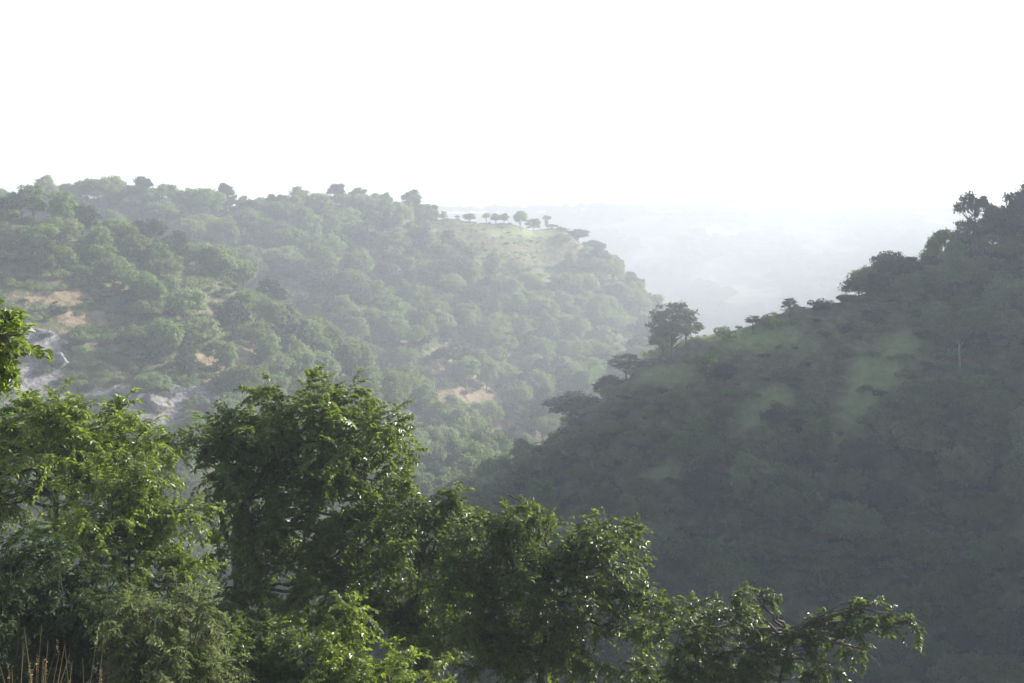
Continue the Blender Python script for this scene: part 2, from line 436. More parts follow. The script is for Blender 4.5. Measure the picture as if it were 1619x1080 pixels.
def place_tree(key, loc, sc, rz, name='tree'):
    e = empty(name, loc, rz, sc)
    tm, cm = FAR[key]
    t = bpy.data.objects.new('trunk', tm); COL.objects.link(t); t.parent = e
    c = bpy.data.objects.new('crown', cm); COL.objects.link(c); c.parent = e
    return e

def ray_ground(px, py, y0, y1):
    ys = np.arange(y0, y1, .5); p = np.stack([(px - HX) / F * ys, ys], 1); z = gz(p[:, 0], p[:, 1])
    zr = CZ + (HY - py) / F * ys
    hit = np.nonzero(z >= zr)[0]
    return ys[hit[0]] if len(hit) else None
taken = []   # ground positions of the trees placed by hand
def hand_tree(px, top, width, key, Y, label, group=None, gnd=None, name='tree', zscale=None, rz=None):
    """tree whose crown top reaches photo row `top`, standing on the ground at distance Y"""
    if Y is None: Y = float(ray_ground(px, top + width * .8, 120, 300))
    x = (px - HX) / F * Y; zg = float(gz(x, Y))
    ztop = CZ + (HY - top) / F * Y
    h = max(2.0, ztop - zg)
    wm = width / F * Y
    nat = dict(round=(8.0, 8.4), spread=(7.2, 10.6), tall=(8.9, 6.6), dome=(6.0, 10.0), open=(8.0, 8.4), umbrella=(7.7, 7.8), tuft=(8.0, 4.8))[key[0]]
    e = place_tree(key, (x, Y, zg), (wm / nat[1], wm / nat[1], h / nat[0]), random.uniform(0, 6.28) if rz is None else rz, name)
    taken.append((x, Y, wm * .4))
    tag(e, label, 'tree', group)
    return e

# the small lone trees on the open end of the left ridge
RG = 'small trees standing apart on the bare ridge top'
for px, top, wd, key, Y, lab in [
    (700, 333, 15, ('tuft', 0, 'far_mid'), 512, 'thin tree at left end of the row on the bare ridge top'),
    (723, 340, 9, ('tuft', 1, 'far_mid'), 520, 'tiniest tree in the row on the bare ridge top, just right of the thin one'),
    (742, 337, 21, ('round', 0, 'far_mid'), 526, 'round-headed small tree, third from left in the ridge-top row'),
    (769, 336, 14, ('tuft', 0, 'far_mid'), 530, 'slim upright tree left of the paired crowns on the bare ridge top'),
    (784, 337, 18, ('round', 1, 'far_mid'), 533, 'left tree of the touching pair in the middle of the ridge-top row'),
    (797, 337, 15, ('tall', 0, 'far_mid'), 534, 'right tree of the touching pair in the middle of the ridge-top row'),
    (823, 333, 23, ('round', 0, 'far_mid'), 538, 'largest round tree of the ridge-top row, tallest above the bare ground'),
    (843, 345, 25, ('dome', 0, 'far_mid'), 541, 'low bushy tree leaning against the largest tree of the ridge-top row'),
    (865, 340, 15, ('umbrella', 0, 'far_mid'), 543, 'thin flat-topped tree at right end of the ridge-top row'),
]: hand_tree(px, top, wd, key, Y, lab, RG)
# on the bluff where the left ridge ends
for px, top, wd, key, Y, lab in [
    (872, 362, 20, ('round', 1, 'far_mid'), 546, 'small rounded tree just below the flat-topped one at the ridge end'),
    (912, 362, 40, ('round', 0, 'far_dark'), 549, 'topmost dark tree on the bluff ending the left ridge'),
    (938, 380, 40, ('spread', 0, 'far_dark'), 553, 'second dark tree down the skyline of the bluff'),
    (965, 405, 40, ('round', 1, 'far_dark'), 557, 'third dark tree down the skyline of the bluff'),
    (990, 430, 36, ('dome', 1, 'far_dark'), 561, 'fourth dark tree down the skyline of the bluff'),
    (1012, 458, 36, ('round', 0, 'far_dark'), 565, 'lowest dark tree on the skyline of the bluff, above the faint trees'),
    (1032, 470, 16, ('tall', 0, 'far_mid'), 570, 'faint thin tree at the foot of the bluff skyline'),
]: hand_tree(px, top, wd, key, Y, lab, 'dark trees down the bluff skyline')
# on the crest of the right hill
for px, top, wd, key, Y, lab in [
    (1065, 474, 96, ('open', 0, 'far_grey'), 222, 'large open-crowned tree with limbs showing on the crest of the right hill'),
    (1085, 500, 60, ('open', 1, 'far_grey'), 225, 'smaller airy tree filling in behind the large open-crowned one'),
    (990, 556, 58, ('open', 1, 'far_grey'), 226, 'airy tree on the crest just below the large open-crowned tree'),
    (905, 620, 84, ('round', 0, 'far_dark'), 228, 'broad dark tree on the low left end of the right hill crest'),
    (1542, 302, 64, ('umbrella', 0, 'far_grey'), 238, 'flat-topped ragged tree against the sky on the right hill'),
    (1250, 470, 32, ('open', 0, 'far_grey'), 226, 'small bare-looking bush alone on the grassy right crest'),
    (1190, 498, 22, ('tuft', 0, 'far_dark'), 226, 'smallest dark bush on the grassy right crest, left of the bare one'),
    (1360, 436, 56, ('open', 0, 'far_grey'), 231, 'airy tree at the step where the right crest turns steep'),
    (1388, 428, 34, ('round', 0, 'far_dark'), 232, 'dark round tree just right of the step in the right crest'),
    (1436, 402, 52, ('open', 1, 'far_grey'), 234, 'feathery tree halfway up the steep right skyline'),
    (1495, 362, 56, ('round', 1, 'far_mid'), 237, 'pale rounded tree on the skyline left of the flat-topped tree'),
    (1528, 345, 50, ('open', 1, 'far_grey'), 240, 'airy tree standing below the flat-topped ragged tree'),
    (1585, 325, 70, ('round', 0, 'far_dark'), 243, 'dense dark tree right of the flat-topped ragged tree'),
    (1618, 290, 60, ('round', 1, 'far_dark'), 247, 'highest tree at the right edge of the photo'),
    (1440, 664, 108, ('spread', 0, 'far_olive'), None, 'pale spreading tree standing out halfway down the shaded right hill'),
    (1560, 592, 100, ('round', 1, 'far_mid'), None, 'pale rounded tree standing out high on the shaded right hill'),
    (1240, 762, 120, ('spread', 1, 'far_mid'), None, 'broad tree with paler rim low on the shaded right hill'),
]: hand_tree(px, top, wd, key, Y, lab, 'trees on the right hill')

# every other tree on the slopes: jittered over the ground, thinned on rock, soil and grass
def candidates():
    out = []
    r = np.random.default_rng(77)
    for (y0, y1, sp) in ((150, 345, 6.4), (345, 640, 7.8)):
        y = y0
        while y < y1:
            x = -y * .52 - 10
            while x < y * .52 + 10:
                out.append((x + r.uniform(-.5, .5) * sp, y + r.uniform(-.5, .5) * sp)); x += sp
            y += sp
    P = np.array(out)
    z = gz(P[:, 0], P[:, 1])
    keep = np.ones(len(P), bool)
    bare = np.maximum(blob_mask(P[:, 0], P[:, 1], z, SOIL) * .72, np.maximum(blob_mask(P[:, 0], P[:, 1], z, ROCK) * .93, blob_mask(P[:, 0], P[:, 1], z, GRASSY)))
    keep &= r.uniform(size=len(P)) > bare
    keep &= fbm(P[:, 0], P[:, 1], 22, 2, 55) > np.where(P[:, 1] > 370, -.7, -.33)
    keep &= z - CZ > -118
    for (tx, ty, tr) in taken:
        keep &= (P[:, 0] - tx) ** 2 + (P[:, 1] - ty) ** 2 > max(2.0, tr) ** 2
    # keep the bare stretch of ridge behind the lone trees open
    px = HX + P[:, 0] / P[:, 1] * F
    keep &= ~((px > 685) & (px < 930) & (P[:, 1] > np.where(px < 885, 490, 520)))
    keep &= ~((px > 1100) & (px < 1330) & (P[:, 1] > 216) & (P[:, 1] < 250))
    return np.column_stack([P, z])[keep]
CA = candidates()
nC = len(CA)
r2 = np.random.default_rng(78)
side_right = (CA[:, 0] > (CA[:, 1] - 345) * -.2 - 20) & (CA[:, 1] < 262) & (HX + CA[:, 0] / CA[:, 1] * F > 690)
ksel = r2.choice(4, nC, p=[.46, .10, .26, .18])
tone = np.where(side_right, r2.choice(4, nC, p=[.36, .40, .14, .10]), r2.choice(4, nC, p=[.38, .27, .2, .15]))
# tones gather in patches
pt = fbm(CA[:, 0], CA[:, 1], 22, 2, 91)
tone = np.where((pt > .35) & ~side_right, 1, tone); tone = np.where(pt < -.5, 3, tone)
scl = r2.uniform(.62, 1.15, nC) * np.where(CA[:, 1] > 345, 1.12, .95)
scl *= np.where(~side_right & (CA[:, 1] < 345), .97, 1.0)
scl *= np.where(side_right & (HX + CA[:, 0] / CA[:, 1] * F > 1560) & (CA[:, 1] > 225), .6, 1)
scl *= np.where(side_right & (HX + CA[:, 0] / CA[:, 1] * F < 1330) & (CA[:, 1] > 205), .55, 1)
# the far skyline trees stay modest so that the ridge keeps its height
rot = r2.uniform(0, 6.28, nC)
tops = CA.copy(); tops[:, 2] += 6.5 * scl
px, py = proj(tops)
inframe = (px > -30) & (px < 1650) & (py < 1150)
vis = inframe & sees(tops, .0)
app = np.where(vis, scl / CA[:, 1], 0)
order = np.argsort(-app)
NIND = 265
indiv = order[:NIND][app[order[:NIND]] > 0]
KW = ['rounded', 'spreading', 'upright', 'low domed']
TW = ['mid-green', 'pale', 'yellowish', 'dark']
def zone(x, y, px, py, right):
    if right:
        a = 'high' if py < 560 else 'midway up' if py < 720 else 'low' if py < 880 else 'at bottom'
        b = 'left end' if px < 1050 else 'middle' if px < 1350 else 'right part'
        return f"{a} on the shaded hill's {b}", 'trees on the shaded right hill'
    if y < 345:
        a = 'near top' if py < 420 else 'midway' if py < 520 else 'low' if py < 610 else 'at foot'
        b = 'left end' if px < 180 else 'middle' if px < 380 else 'right flank'
        return f"{a} on the near left slope's {b}", 'trees on the near left slope'
    a = 'crest' if py < 345 else 'upper face' if py < 440 else 'lower face'
    b = 'left part' if px < 420 else 'middle part' if px < 700 else 'right part'
    return f"on the far left ridge's {a}, {b}", 'trees on the far left ridge'
buckets = {}
for i in indiv:
    zn, gp = zone(CA[i, 0], CA[i, 1], px[i], py[i], side_right[i])
    buckets.setdefault((KW[ksel[i]], TW[tone[i]], zn, gp), []).append(i)
ORD = ['first', 'second', 'third', 'fourth', 'fifth', 'sixth', 'seventh', 'eighth', 'ninth', 'tenth', 'eleventh', 'twelfth', 'thirteenth', 'fourteenth', 'fifteenth', 'sixteenth', 'seventeenth', 'eighteenth']
NUM = ['', 'one', 'two', 'three', 'four', 'five', 'six', 'seven', 'eight', 'nine', 'ten']
for (kw, tw, zn, gp), L in buckets.items():
    L.sort(key=lambda i: px[i])
    for q, i in enumerate(L):
        lab = f'{kw} {tw} tree {zn}'
        if len(L) == 2: lab += f', {["left", "right"][q]} of two'
        elif len(L) > 2: lab += f', {ORD[q] if q < 18 else "last"} from left'
        key = (KINDS[ksel[i]], int(i) % 2, TONES[tone[i]])
        e = place_tree(key, (CA[i, 0], CA[i, 1], CA[i, 2]), (scl[i] * r2.uniform(.9, 1.1), scl[i], scl[i] * r2.uniform(.95, 1.2)), rot[i])
        tag(e, lab, 'tree', gp)
iset = set(int(i) for i in indiv)
rest = np.array([i for i in range(nC) if i not in iset])

def scatter(name, P, scale, rotz, protos, label, cat, tiltv=None):
    """one object whose geometry nodes set the given real meshes on its points"""
    me = bpy.data.meshes.new(name); me.vertices.add(len(P)); me.vertices.foreach_set('co', np.asarray(P, np.float32).ravel())
    a = me.attributes.new('s', 'FLOAT_VECTOR', 'POINT'); a.data.foreach_set('vector', np.asarray(scale, np.float32).ravel())
    ro = np.zeros((len(P), 3), np.float32); ro[:, 2] = rotz
    if tiltv is not None: ro[:, :2] = tiltv
    a = me.attributes.new('r', 'FLOAT_VECTOR', 'POINT'); a.data.foreach_set('vector', ro.ravel())
    idx = np.random.default_rng(len(P)).integers(0, len(protos), len(P))
    a = me.attributes.new('k', 'INT', 'POINT'); a.data.foreach_set('value', idx.astype(np.int32))
    o = bpy.data.objects.new(name, me); COL.objects.link(o)
    ng = bpy.data.node_groups.new(name, 'GeometryNodeTree')
    ng.interface.new_socket('Geometry', in_out='INPUT', socket_type='NodeSocketGeometry')
    ng.interface.new_socket('Geometry', in_out='OUTPUT', socket_type='NodeSocketGeometry')
    gi = ng.nodes.new('NodeGroupInput'); go = ng.nodes.new('NodeGroupOutput')
    jo = ng.nodes.new('GeometryNodeJoinGeometry'); LK = ng.links.new
    def named(n, t):
        x = ng.nodes.new('GeometryNodeInputNamedAttribute'); x.data_type = t; x.inputs['Name'].default_value = n
        return x.outputs['Attribute']
    nlay = len(protos[0])
    for lay in range(nlay):
        j = ng.nodes.new('GeometryNodeJoinGeometry')
        for pr in protos:
            oi = ng.nodes.new('GeometryNodeObjectInfo'); oi.inputs['Object'].default_value = pr[lay]; oi.inputs['As Instance'].default_value = True
            oi.transform_space = 'ORIGINAL'; LK(oi.outputs['Geometry'], j.inputs[0])
        ip = ng.nodes.new('GeometryNodeInstanceOnPoints')
        LK(gi.outputs[0], ip.inputs['Points']); LK(j.outputs[0], ip.inputs['Instance'])
        ip.inputs['Pick Instance'].default_value = True
        LK(named('k', 'INT'), ip.inputs['Instance Index']); LK(named('s', 'FLOAT_VECTOR'), ip.inputs['Scale'])
        er = ng.nodes.new('FunctionNodeEulerToRotation'); LK(named('r', 'FLOAT_VECTOR'), er.inputs[0]); LK(er.outputs[0], ip.inputs['Rotation'])
        LK(ip.outputs[0], jo.inputs[0])
    LK(jo.outputs[0], go.inputs[0])
    md = o.modifiers.new('scatter', 'NODES'); md.node_group = ng
    return tag(o, label, cat, kind='stuff')

# prototypes for the masses are parts of trees already standing
kids = {}
for o in list(COL.objects):
    if o.parent and o.name.startswith('crown'):
        tr = [c for c in o.parent.children if c.name.startswith('trunk')][0]
        kids.setdefault((o.data.name, o.material_slots[0].material.name), (o, tr))
def plain_wood():
    r = np.random.default_rng(8); n = 12000
    y = r.uniform(820, 1600, n); x = r.uniform(-.3, .62, n) * y
    k = fbm(x, y, 60, 3, 44) > -.05
    x, y = x[k], y[k]; z = height(x, y); s = r.uniform(.7, 1.3, len(x))
    return scatter('distant_wood', np.column_stack([x, y, z]), np.column_stack([s * 1.3, s * 1.3, s]), r.uniform(0, 6.28, len(x)), protos_all[:4],
                   'faint woodland on the plain and plateau beyond the gorge', 'woodland')
protos_all = [v for k, v in kids.items() if v[0].data in [FAR[q][1] for q in FAR if q[0] in KINDS]]
rr = rest
plain_wood()
scatter('wood', CA[rr], np.column_stack([scl[rr], scl[rr], scl[rr] * 1.15]), rot[rr], protos_all,
        'mass of small leafy trees crowding the slopes behind the nearer ones', 'woodland')

# undergrowth over all the slopes, thin on rock and bare soil
shrub_src = []
def make_shrub(seed, mat, spot, label):
    r = np.random.default_rng(seed); b = Buf()
    for k in range(9):
        c = np.array([r.normal(0, .75), r.normal(0, .75), r.uniform(.4, 1.3)]); R = r.uniform(.45, .85); n = 110
        d = r.normal(size=(n, 3)); d /= np.linalg.norm(d, axis=1)[:, None]
        nrm = d + np.array([0, 0, .4]) + r.normal(0, .3, (n, 3)); nrm /= np.linalg.norm(nrm, axis=1)[:, None]
        b.add(*cards(c + d * R * np.array([1.1, 1.1, .8]), nrm, .15, r))
    e = empty('shrub', spot, r.uniform(0, 6), 1.2)
    f = b.build('foliage', mat, e)
    t = Buf()
    for k in range(6): tube(t, curve(np.array([0, 0, -.3]), np.array([*r.normal(0, .6, 2), 1.0]), np.zeros(3), 4), np.linspace(.04, .01, 4), 4)
    s = t.build('stem', M['bark'], e, True)
    tag(e, label, 'shrub')
    shrub_src.append((f, s))
for sd, mt, (qx, Yq), lab in ((1, 'far_mid', (1150, 224), 'small green shrub on the grassy right crest beside the large open-crowned tree'),
                              (2, 'far_olive', (1215, 226), 'yellowish shrub on the grassy right crest left of the bare bush'),
                              (3, 'far_dark', (1290, 229), 'dark shrub on the grassy right crest right of the bare bush'),
                              (4, 'far_pale', (300, 232), 'pale shrub between rocks at the foot of the near left slope')):
    x = (qx - HX) / F * Yq
    make_shrub(sd, M[mt], (x, Yq, float(gz(x, Yq))), lab)

def undergrowth():
    r = np.random.default_rng(5); out = []
    for (y0, y1, sp) in ((105, 345, 2.3), (345, 620, 3.4)):
        ys = np.arange(y0, y1, sp)
        for y in ys:
            xs = np.arange(-y * .5, y * .5, sp)
            out.append(np.column_stack([xs + r.uniform(-.5, .5, len(xs)) * sp, y + r.uniform(-.5, .5, len(xs)) * sp]))
    P = np.concatenate(out); z = gz(P[:, 0], P[:, 1])
    bare = np.maximum(blob_mask(P[:, 0], P[:, 1], z, SOIL) * .7, np.maximum(blob_mask(P[:, 0], P[:, 1], z, ROCK) * .55, blob_mask(P[:, 0], P[:, 1], z, GRASSY) * .85))
    keep = (r.uniform(size=len(P)) > bare) & (fbm(P[:, 0], P[:, 1], 12, 2, 66) > -.6) & (z - CZ > -125)
    P3 = np.column_stack([P, z])[keep]
    t = P3.copy(); t[:, 2] += 1.5
    v = sees(t, .6); P3 = P3[v]
    s = r.uniform(.35, 1.15, len(P3)) * np.where(P3[:, 1] > 345, 1.3, 1)
    px = HX + P3[:, 0] / P3[:, 1] * F
    s *= np.where((px > 690) & (px < 885) & (P3[:, 1] > 500), .4, 1)
    s *= np.where((px > 1090) & (px < 1330) & (P3[:, 1] > 212) & (P3[:, 1] < 245), .45, 1)
    return scatter('undergrowth', P3, np.column_stack([s, s, s * .85]), r.uniform(0, 6.28, len(P3)), shrub_src,
            'low scrub covering the slopes between the trees', 'undergrowth')
undergrowth()

# rocks at the foot of the near left slope
def rock(px, py, Y, w_, h_, label, seed):
    r = np.random.default_rng(seed)
    x = (px - HX) / F * Y; z = float(gz(x, Y))
    import bmesh
    bm = bmesh.new(); bmesh.ops.create_icosphere(bm, subdivisions=4, radius=1)
    V = np.array([v.co[:] for v in bm.verts])
    for k in range(9):    # planes cut the ball into facets
        n = r.normal(size=3); n /= np.linalg.norm(n); d = r.uniform(.45, .8)
        s = V @ n; V -= np.maximum(s - d, 0)[:, None] * n
    nn = fbm(V[:, 0] * 3 + seed, V[:, 1] * 3 + V[:, 2] * 2, 1.0, 3, seed)
    V *= (1 + .1 * nn)[:, None]
    V *= np.array([w_, w_ * .8, h_])
    for v, c in zip(bm.verts, V): v.co = c
    me = bpy.data.meshes.new('rock'); bm.to_mesh(me); bm.free(); me.materials.append(M['rock'])
    o = bpy.data.objects.new('rock', me); COL.objects.link(o); o.location = (x, Y, z - h_ * .25); o.rotation_euler = (r.normal(0, .2), r.normal(0, .2), r.uniform(0, 6))
    return tag(o, label, 'rock', 'rocks at the foot of the near left slope')
for n, (qx, qy, w_, h_, lab) in enumerate([
    (50, 520, 2.6, 2.2, 'dark boulder right of the overhanging green branch tip'), (60, 560, 3.2, 2.6, 'pale grey boulder below the branch tip at the left edge'),
    (15, 630, 4.5, 3.0, 'pale slab at the left edge under the bare earth'), (95, 575, 3.0, 2.4, 'grey boulder above the bright-leaved tree'),
    (250, 640, 4.0, 3.0, 'broad grey rock between the two front trees'), (300, 672, 3.5, 3.4, 'steep pale rock face beside the whitest streak'),
    (318, 640, 2.4, 2.0, 'small light rock above the left shoulder of the central tree'), (225, 610, 3.0, 2.0, 'upper rock of the scree between the front trees'),
    (275, 615, 2.2, 1.6, 'small rock at the top of the scree'), (345, 605, 2.4, 1.6, 'rock just below the orange earth patch'),
    (205, 655, 2.8, 2.2, 'rock touching the bright tree outline'), (700, 690, 3.6, 2.2, 'pale rock low on the far slope above the gorge'),
    (790, 700, 3.6, 2.0, 'pale rock where the far slope meets the right hill')]):
    Yh = ray_ground(qx, qy, 170, 520)
    if Yh: rock(qx, qy, Yh, w_, h_, lab, 40 + n)

# fallen pale trunk and dead snags on the shaded hill
def dead_trunk(pa, pb, r0, label, name='fallen_log', twigs=0, seed=1):
    r = np.random.default_rng(seed)
    Yh = ray_ground(pa[0], pa[1], 120, 300) or 180
    a = at(pa[0], pa[1], Yh - .5); b = at(pb[0], pb[1], Yh - 1.5 if twigs == 0 else Yh - .5)
    bf = Buf(); P = curve(a, b, np.array([.3, 0, .1]), 7, .06, r); tube(bf, P - a, np.linspace(r0, r0 * .35, 7), 7)
    for k in range(twigs):
        s = P[r.integers(2, 6)]; e = s + np.array([r.normal(0, 1.4), r.normal(0, .8), r.uniform(.5, 2.2)])
        tube(bf, curve(s, e, np.array([0, 0, .2]), 5, .05, r) - a, np.linspace(r0 * .4, r0 * .08, 5), 5)
    o = bf.build(name, M['bark_pale'], loc=tuple(a), smooth=True)
    return tag(o, label, 'dead wood')
dead_trunk((1402, 1068), (1374, 1034), .38, 'pale fallen trunk lying on the slope under the long front branch')
dead_trunk((1143, 934), (1118, 906), .14, 'bare dead limb sticking up behind the front bush', 'dead_tree', 3, 4)
dead_trunk((1517, 580), (1513, 520), .2, 'thin pale standing trunk high on the shaded right hill', 'dead_tree', 2, 6)

# ------------------------------------------------------------------ near trees
def leaves_on(axis_p, axis_t, up, r, ll, wd, asp_fold=.3, spread=1.0):
    """alternate leaves along an axis; arrays (n,3)"""
    n = len(axis_p)
    side = np.cross(axis_t, up); side /= np.linalg.norm(side, axis=1)[:, None] + 1e-9
    sg = np.where(np.arange(n) % 2 == 0, 1, -1)[:, None]
    d = side * sg * spread + axis_t * .55 + np.array([0, 0, -.28]) + r.normal(0, .28, (n, 3)); d /= np.linalg.norm(d, axis=1)[:, None]
    nn = up + r.normal(0, .38, (n, 3)); nn -= d * (nn * d).sum(1)[:, None]; nn /= np.linalg.norm(nn, axis=1)[:, None] + 1e-9
    s2 = np.cross(d, nn); L = ll * r.uniform(.6, 1.3, (n, 1)); W = L * wd
    b = axis_p
    V = np.stack([b, b + d * L * .45 + s2 * W + nn * W * asp_fold, b + d * L - nn * L * .12, b + d * L * .45 - s2 * W + nn * W * asp_fold], 1)
    base = np.arange(n)[:, None] * 4
    f = np.concatenate([base + np.array([[0, 1, 2]]), base + np.array([[0, 2, 3]])])
    return V.reshape(-1, 3), f

LEAFN = []
def near_tree(name, root_px, Y, blobs, leaf, label, cat='tree', bark='bark', trunk_r=.16, trunk_via=None, seed=0, ll=.11, wd=.26,
              dens=1.0, slen=.6, droop=.35, nleaf=20, multi=False, extra=(), root=None, group=None, upbias=.25, thin=False):
    """blobs: (photo column, row, radius in photo pixels, distance offset): leafy masses the limbs carry"""
    r = np.random.default_rng(seed)
    x0 = (root_px - HX) / F * Y
    base = np.array([x0, Y, float(gz(x0, Y)) - .2]) if root is None else np.array(root, float)
    W, C = Buf(), Buf()
    B = [(at(b[0], b[1] + 16, Y + b[3] * 1.6), b[2] / F * Y * (1.3 if multi else 1.08)) for b in blobs]
    cen = np.mean([b[0] for b in B], 0)
    via = [at(v[0], v[1], Y + (v[2] if len(v) > 2 else 0)) for v in (trunk_via or [])]
    top = max(b[0][2] for b in B)
    if not via: via = [base * .5 + cen * .5 + r.normal(0, .15, 3), cen]
    if multi:
        tr = None
    else:
        pts = [base] + via
        tr = np.concatenate([curve(a, b, r.normal(0, .08, 3), 8, .02, r)[:-1] for a, b in zip(pts[:-1], pts[1:])] + [[pts[-1]]])
        tube(W, tr - base, trunk_r * np.linspace(.75, .2, len(tr)), 9)
    ax_p, ax_t, ax_u = [], [], []
    for (c, R) in B:
        if multi: s = base + r.normal(0, .25, 3) * np.array([1, 1, .2]); s[2] = base[2]
        else:
            cand = tr[(tr[:, 2] < c[2] + .2)]
            if len(cand) == 0: cand = tr[:3]
            dd = np.linalg.norm(cand - c, axis=1) + .25 * (c[2] - cand[:, 2])
            s = cand[np.argmin(dd)]
        Ld = np.linalg.norm(c - s)
        lim = curve(s, c, np.array([0, 0, .12 * Ld]), 9, .03 * min(Ld, 2), r)
        r0 = min(trunk_r * .4, .018 + .011 * Ld) if not multi else .018
        tube(W, lim - base, np.linspace(r0, .014, 9), 6)
        nb = max(9 if multi else 5, int(11 * (R / .8) ** 1.6))
        if thin and R < .24: nb = 3
        for k in range(nb):
            st = lim[r.integers(5, 9)]
            d = r.normal(size=3); d /= np.linalg.norm(d); d[2] += upbias; d[2] = d[2] * .85
            e = c + d * R * r.uniform(.6, 1.05)
            br = curve(st, e, np.array([0, 0, .18 * R]), 6, .03, r)
            tube(W, br - base, np.linspace(.013, .006, 6), 4)
            ns = max(8 if multi else 4, int(round(10 * dens * (R / .8) ** .7)))
            if thin and R < .24: ns = 4
            for q in range(ns):
                p = br[r.integers(2, 6)]
                out = (p - c); out /= np.linalg.norm(out) + 1e-6
                dv = out * .8 + r.normal(0, .6, 3) + np.array([0, 0, .15]); dv /= np.linalg.norm(dv)
                Ls = slen * r.uniform(.6, 1.25) * min(1.0, .45 + R)
                t = np.linspace(.08, 1, nleaf)
                up = np.array([0, 0, 1.0]) + r.normal(0, .25, 3)
                A = p + dv * Ls * t[:, None] + np.array([0, 0, -1.0]) * droop * Ls * (t ** 2)[:, None]
                T = dv[None] + np.array([0, 0, -1.0]) * 2 * droop * t[:, None]; T /= np.linalg.norm(T, axis=1)[:, None]
                ax_p.append(A); ax_t.append(T); ax_u.append(np.repeat(up[None], nleaf, 0))
                tube(W, A[[0, nleaf // 2, nleaf - 1]] - base, [.005, .004, .002], 3)
    for (pts_, R0, R1) in extra:   # bare limbs seen in the photograph
        P = np.array([at(q[0], q[1], Y + (q[2] if len(q) > 2 else 0)) for q in pts_])
        Pf = np.concatenate([curve(a, b, r.normal(0, .03, 3), 5, .01, r)[:-1] for a, b in zip(P[:-1], P[1:])] + [[P[-1]]])
        tube(W, Pf - base, np.linspace(R0, R1, len(Pf)), 7)
    ap, at_, au = np.concatenate(ax_p), np.concatenate(ax_t), np.concatenate(ax_u)
    V, f = leaves_on(ap, at_, au, r, ll, wd)
    C.add(V - base, f)
    e = empty(name, tuple(base))
    W.build('trunk' if cat == 'tree' else 'stem', M[bark], e, True)
    C.build('crown' if cat == 'tree' else 'foliage', M[leaf], e)
    tag(e, label, cat, group)
    LEAFN.append(len(ap))
    return e

# bright tree at the left
near_tree('tree', 100, 25, [(40, 672, 50, 0), (110, 662, 46, -.4), (165, 660, 44, .4), (215, 690, 42, 0), (150, 700, 55, .6), (80, 700, 55, -.6), (15, 700, 45, .3), (240, 725, 42, .3),
    (-40, 690, 60, 0), (25, 760, 38, .5), (-30, 790, 40, .2), (190, 740, 50, .2), (-60, 740, 60, .4), (120, 750, 45, .8)], 'lime',
    'bright yellow-green tree at left with bare limb and slim trunk below its crown', trunk_via=[(90, 960), (88, 800), (95, 700)], trunk_r=.13, seed=3, ll=.125, wd=.27, dens=1.05,
    extra=[([(92, 800), (70, 778), (20, 785), (-40, 790)], .06, .035)], bark='bark_dark')
# dense bushy tree in front of it
near_tree('tree', 215, 21.5, [(200, 760, 50, 0), (250, 745, 40, .3), (160, 800, 60, -.3), (235, 810, 60, .3), (285, 790, 38, 0), (290, 850, 45, .2), (215, 870, 65, 0), (140, 870, 60, -.3),
    (270, 905, 50, 0), (110, 830, 40, .4), (300, 905, 30, .4), (180, 930, 60, .2), (150, 745, 32, .6), (75, 850, 40, .5)], 'lime',
    'dense small-leaved bushy tree in front of the bright left tree, dark underneath', seed=4, ll=.08, wd=.3, dens=1.25, slen=.5, trunk_r=.1, nleaf=24)
# central tree
near_tree('tree', 395, 27, [(440, 625, 38, 0), (490, 618, 46, .3), (530, 622, 32, -.4), (560, 655, 45, .2), (600, 665, 38, -.2), (625, 700, 32, .3), (400, 672, 42, -.3), (350, 690, 40, .2), (450, 690, 52, .5),
    (515, 690, 55, -.4), (580, 720, 52, .3), (625, 750, 40, 0), (395, 730, 52, .2), (340, 735, 38, -.3), (460, 755, 58, -.2), (540, 775, 58, .2), (355, 790, 34, .4), (410, 810, 48, -.4),
    (480, 830, 62, .3), (560, 840, 55, -.2), (620, 815, 45, .4), (430, 880, 55, 0), (510, 905, 62, .3), (350, 860, 22, .3), (385, 950, 38, -.5), (460, 970, 55, .2), (560, 940, 60, -.3), (335, 945, 34, -.8), (322, 690, 22, .3)], 'mid',
    'tallest central tree with rounded drooping crown and trunk forking at its left', trunk_via=[(385, 960), (372, 880), (385, 800), (450, 720)], trunk_r=.2, seed=7, ll=.135, wd=.27, dens=.95,
    extra=[([(372, 880), (352, 835), (345, 800)], .07, .04), ([(385, 800), (420, 740), (500, 660)], .06, .02), ([(372, 900), (430, 850), (520, 780)], .08, .03)])
# middle tree between centre and right
near_tree('tree', 640, 25.5, [(650, 790, 42, 0), (700, 785, 30, .3), (722, 772, 18, 0), (670, 840, 50, -.3), (720, 845, 38, .3), (620, 870, 50, .3), (690, 905, 55, 0), (620, 950, 55, .2), (560, 985, 50, -.3),
    (690, 975, 55, .4), (640, 1030, 60, 0), (745, 800, 10, .3), (600, 800, 30, .5)], 'mid', 'leafy tree filling the gap right of the central tree', seed=9, ll=.125, wd=.25, dens=1.0, trunk_r=.12)
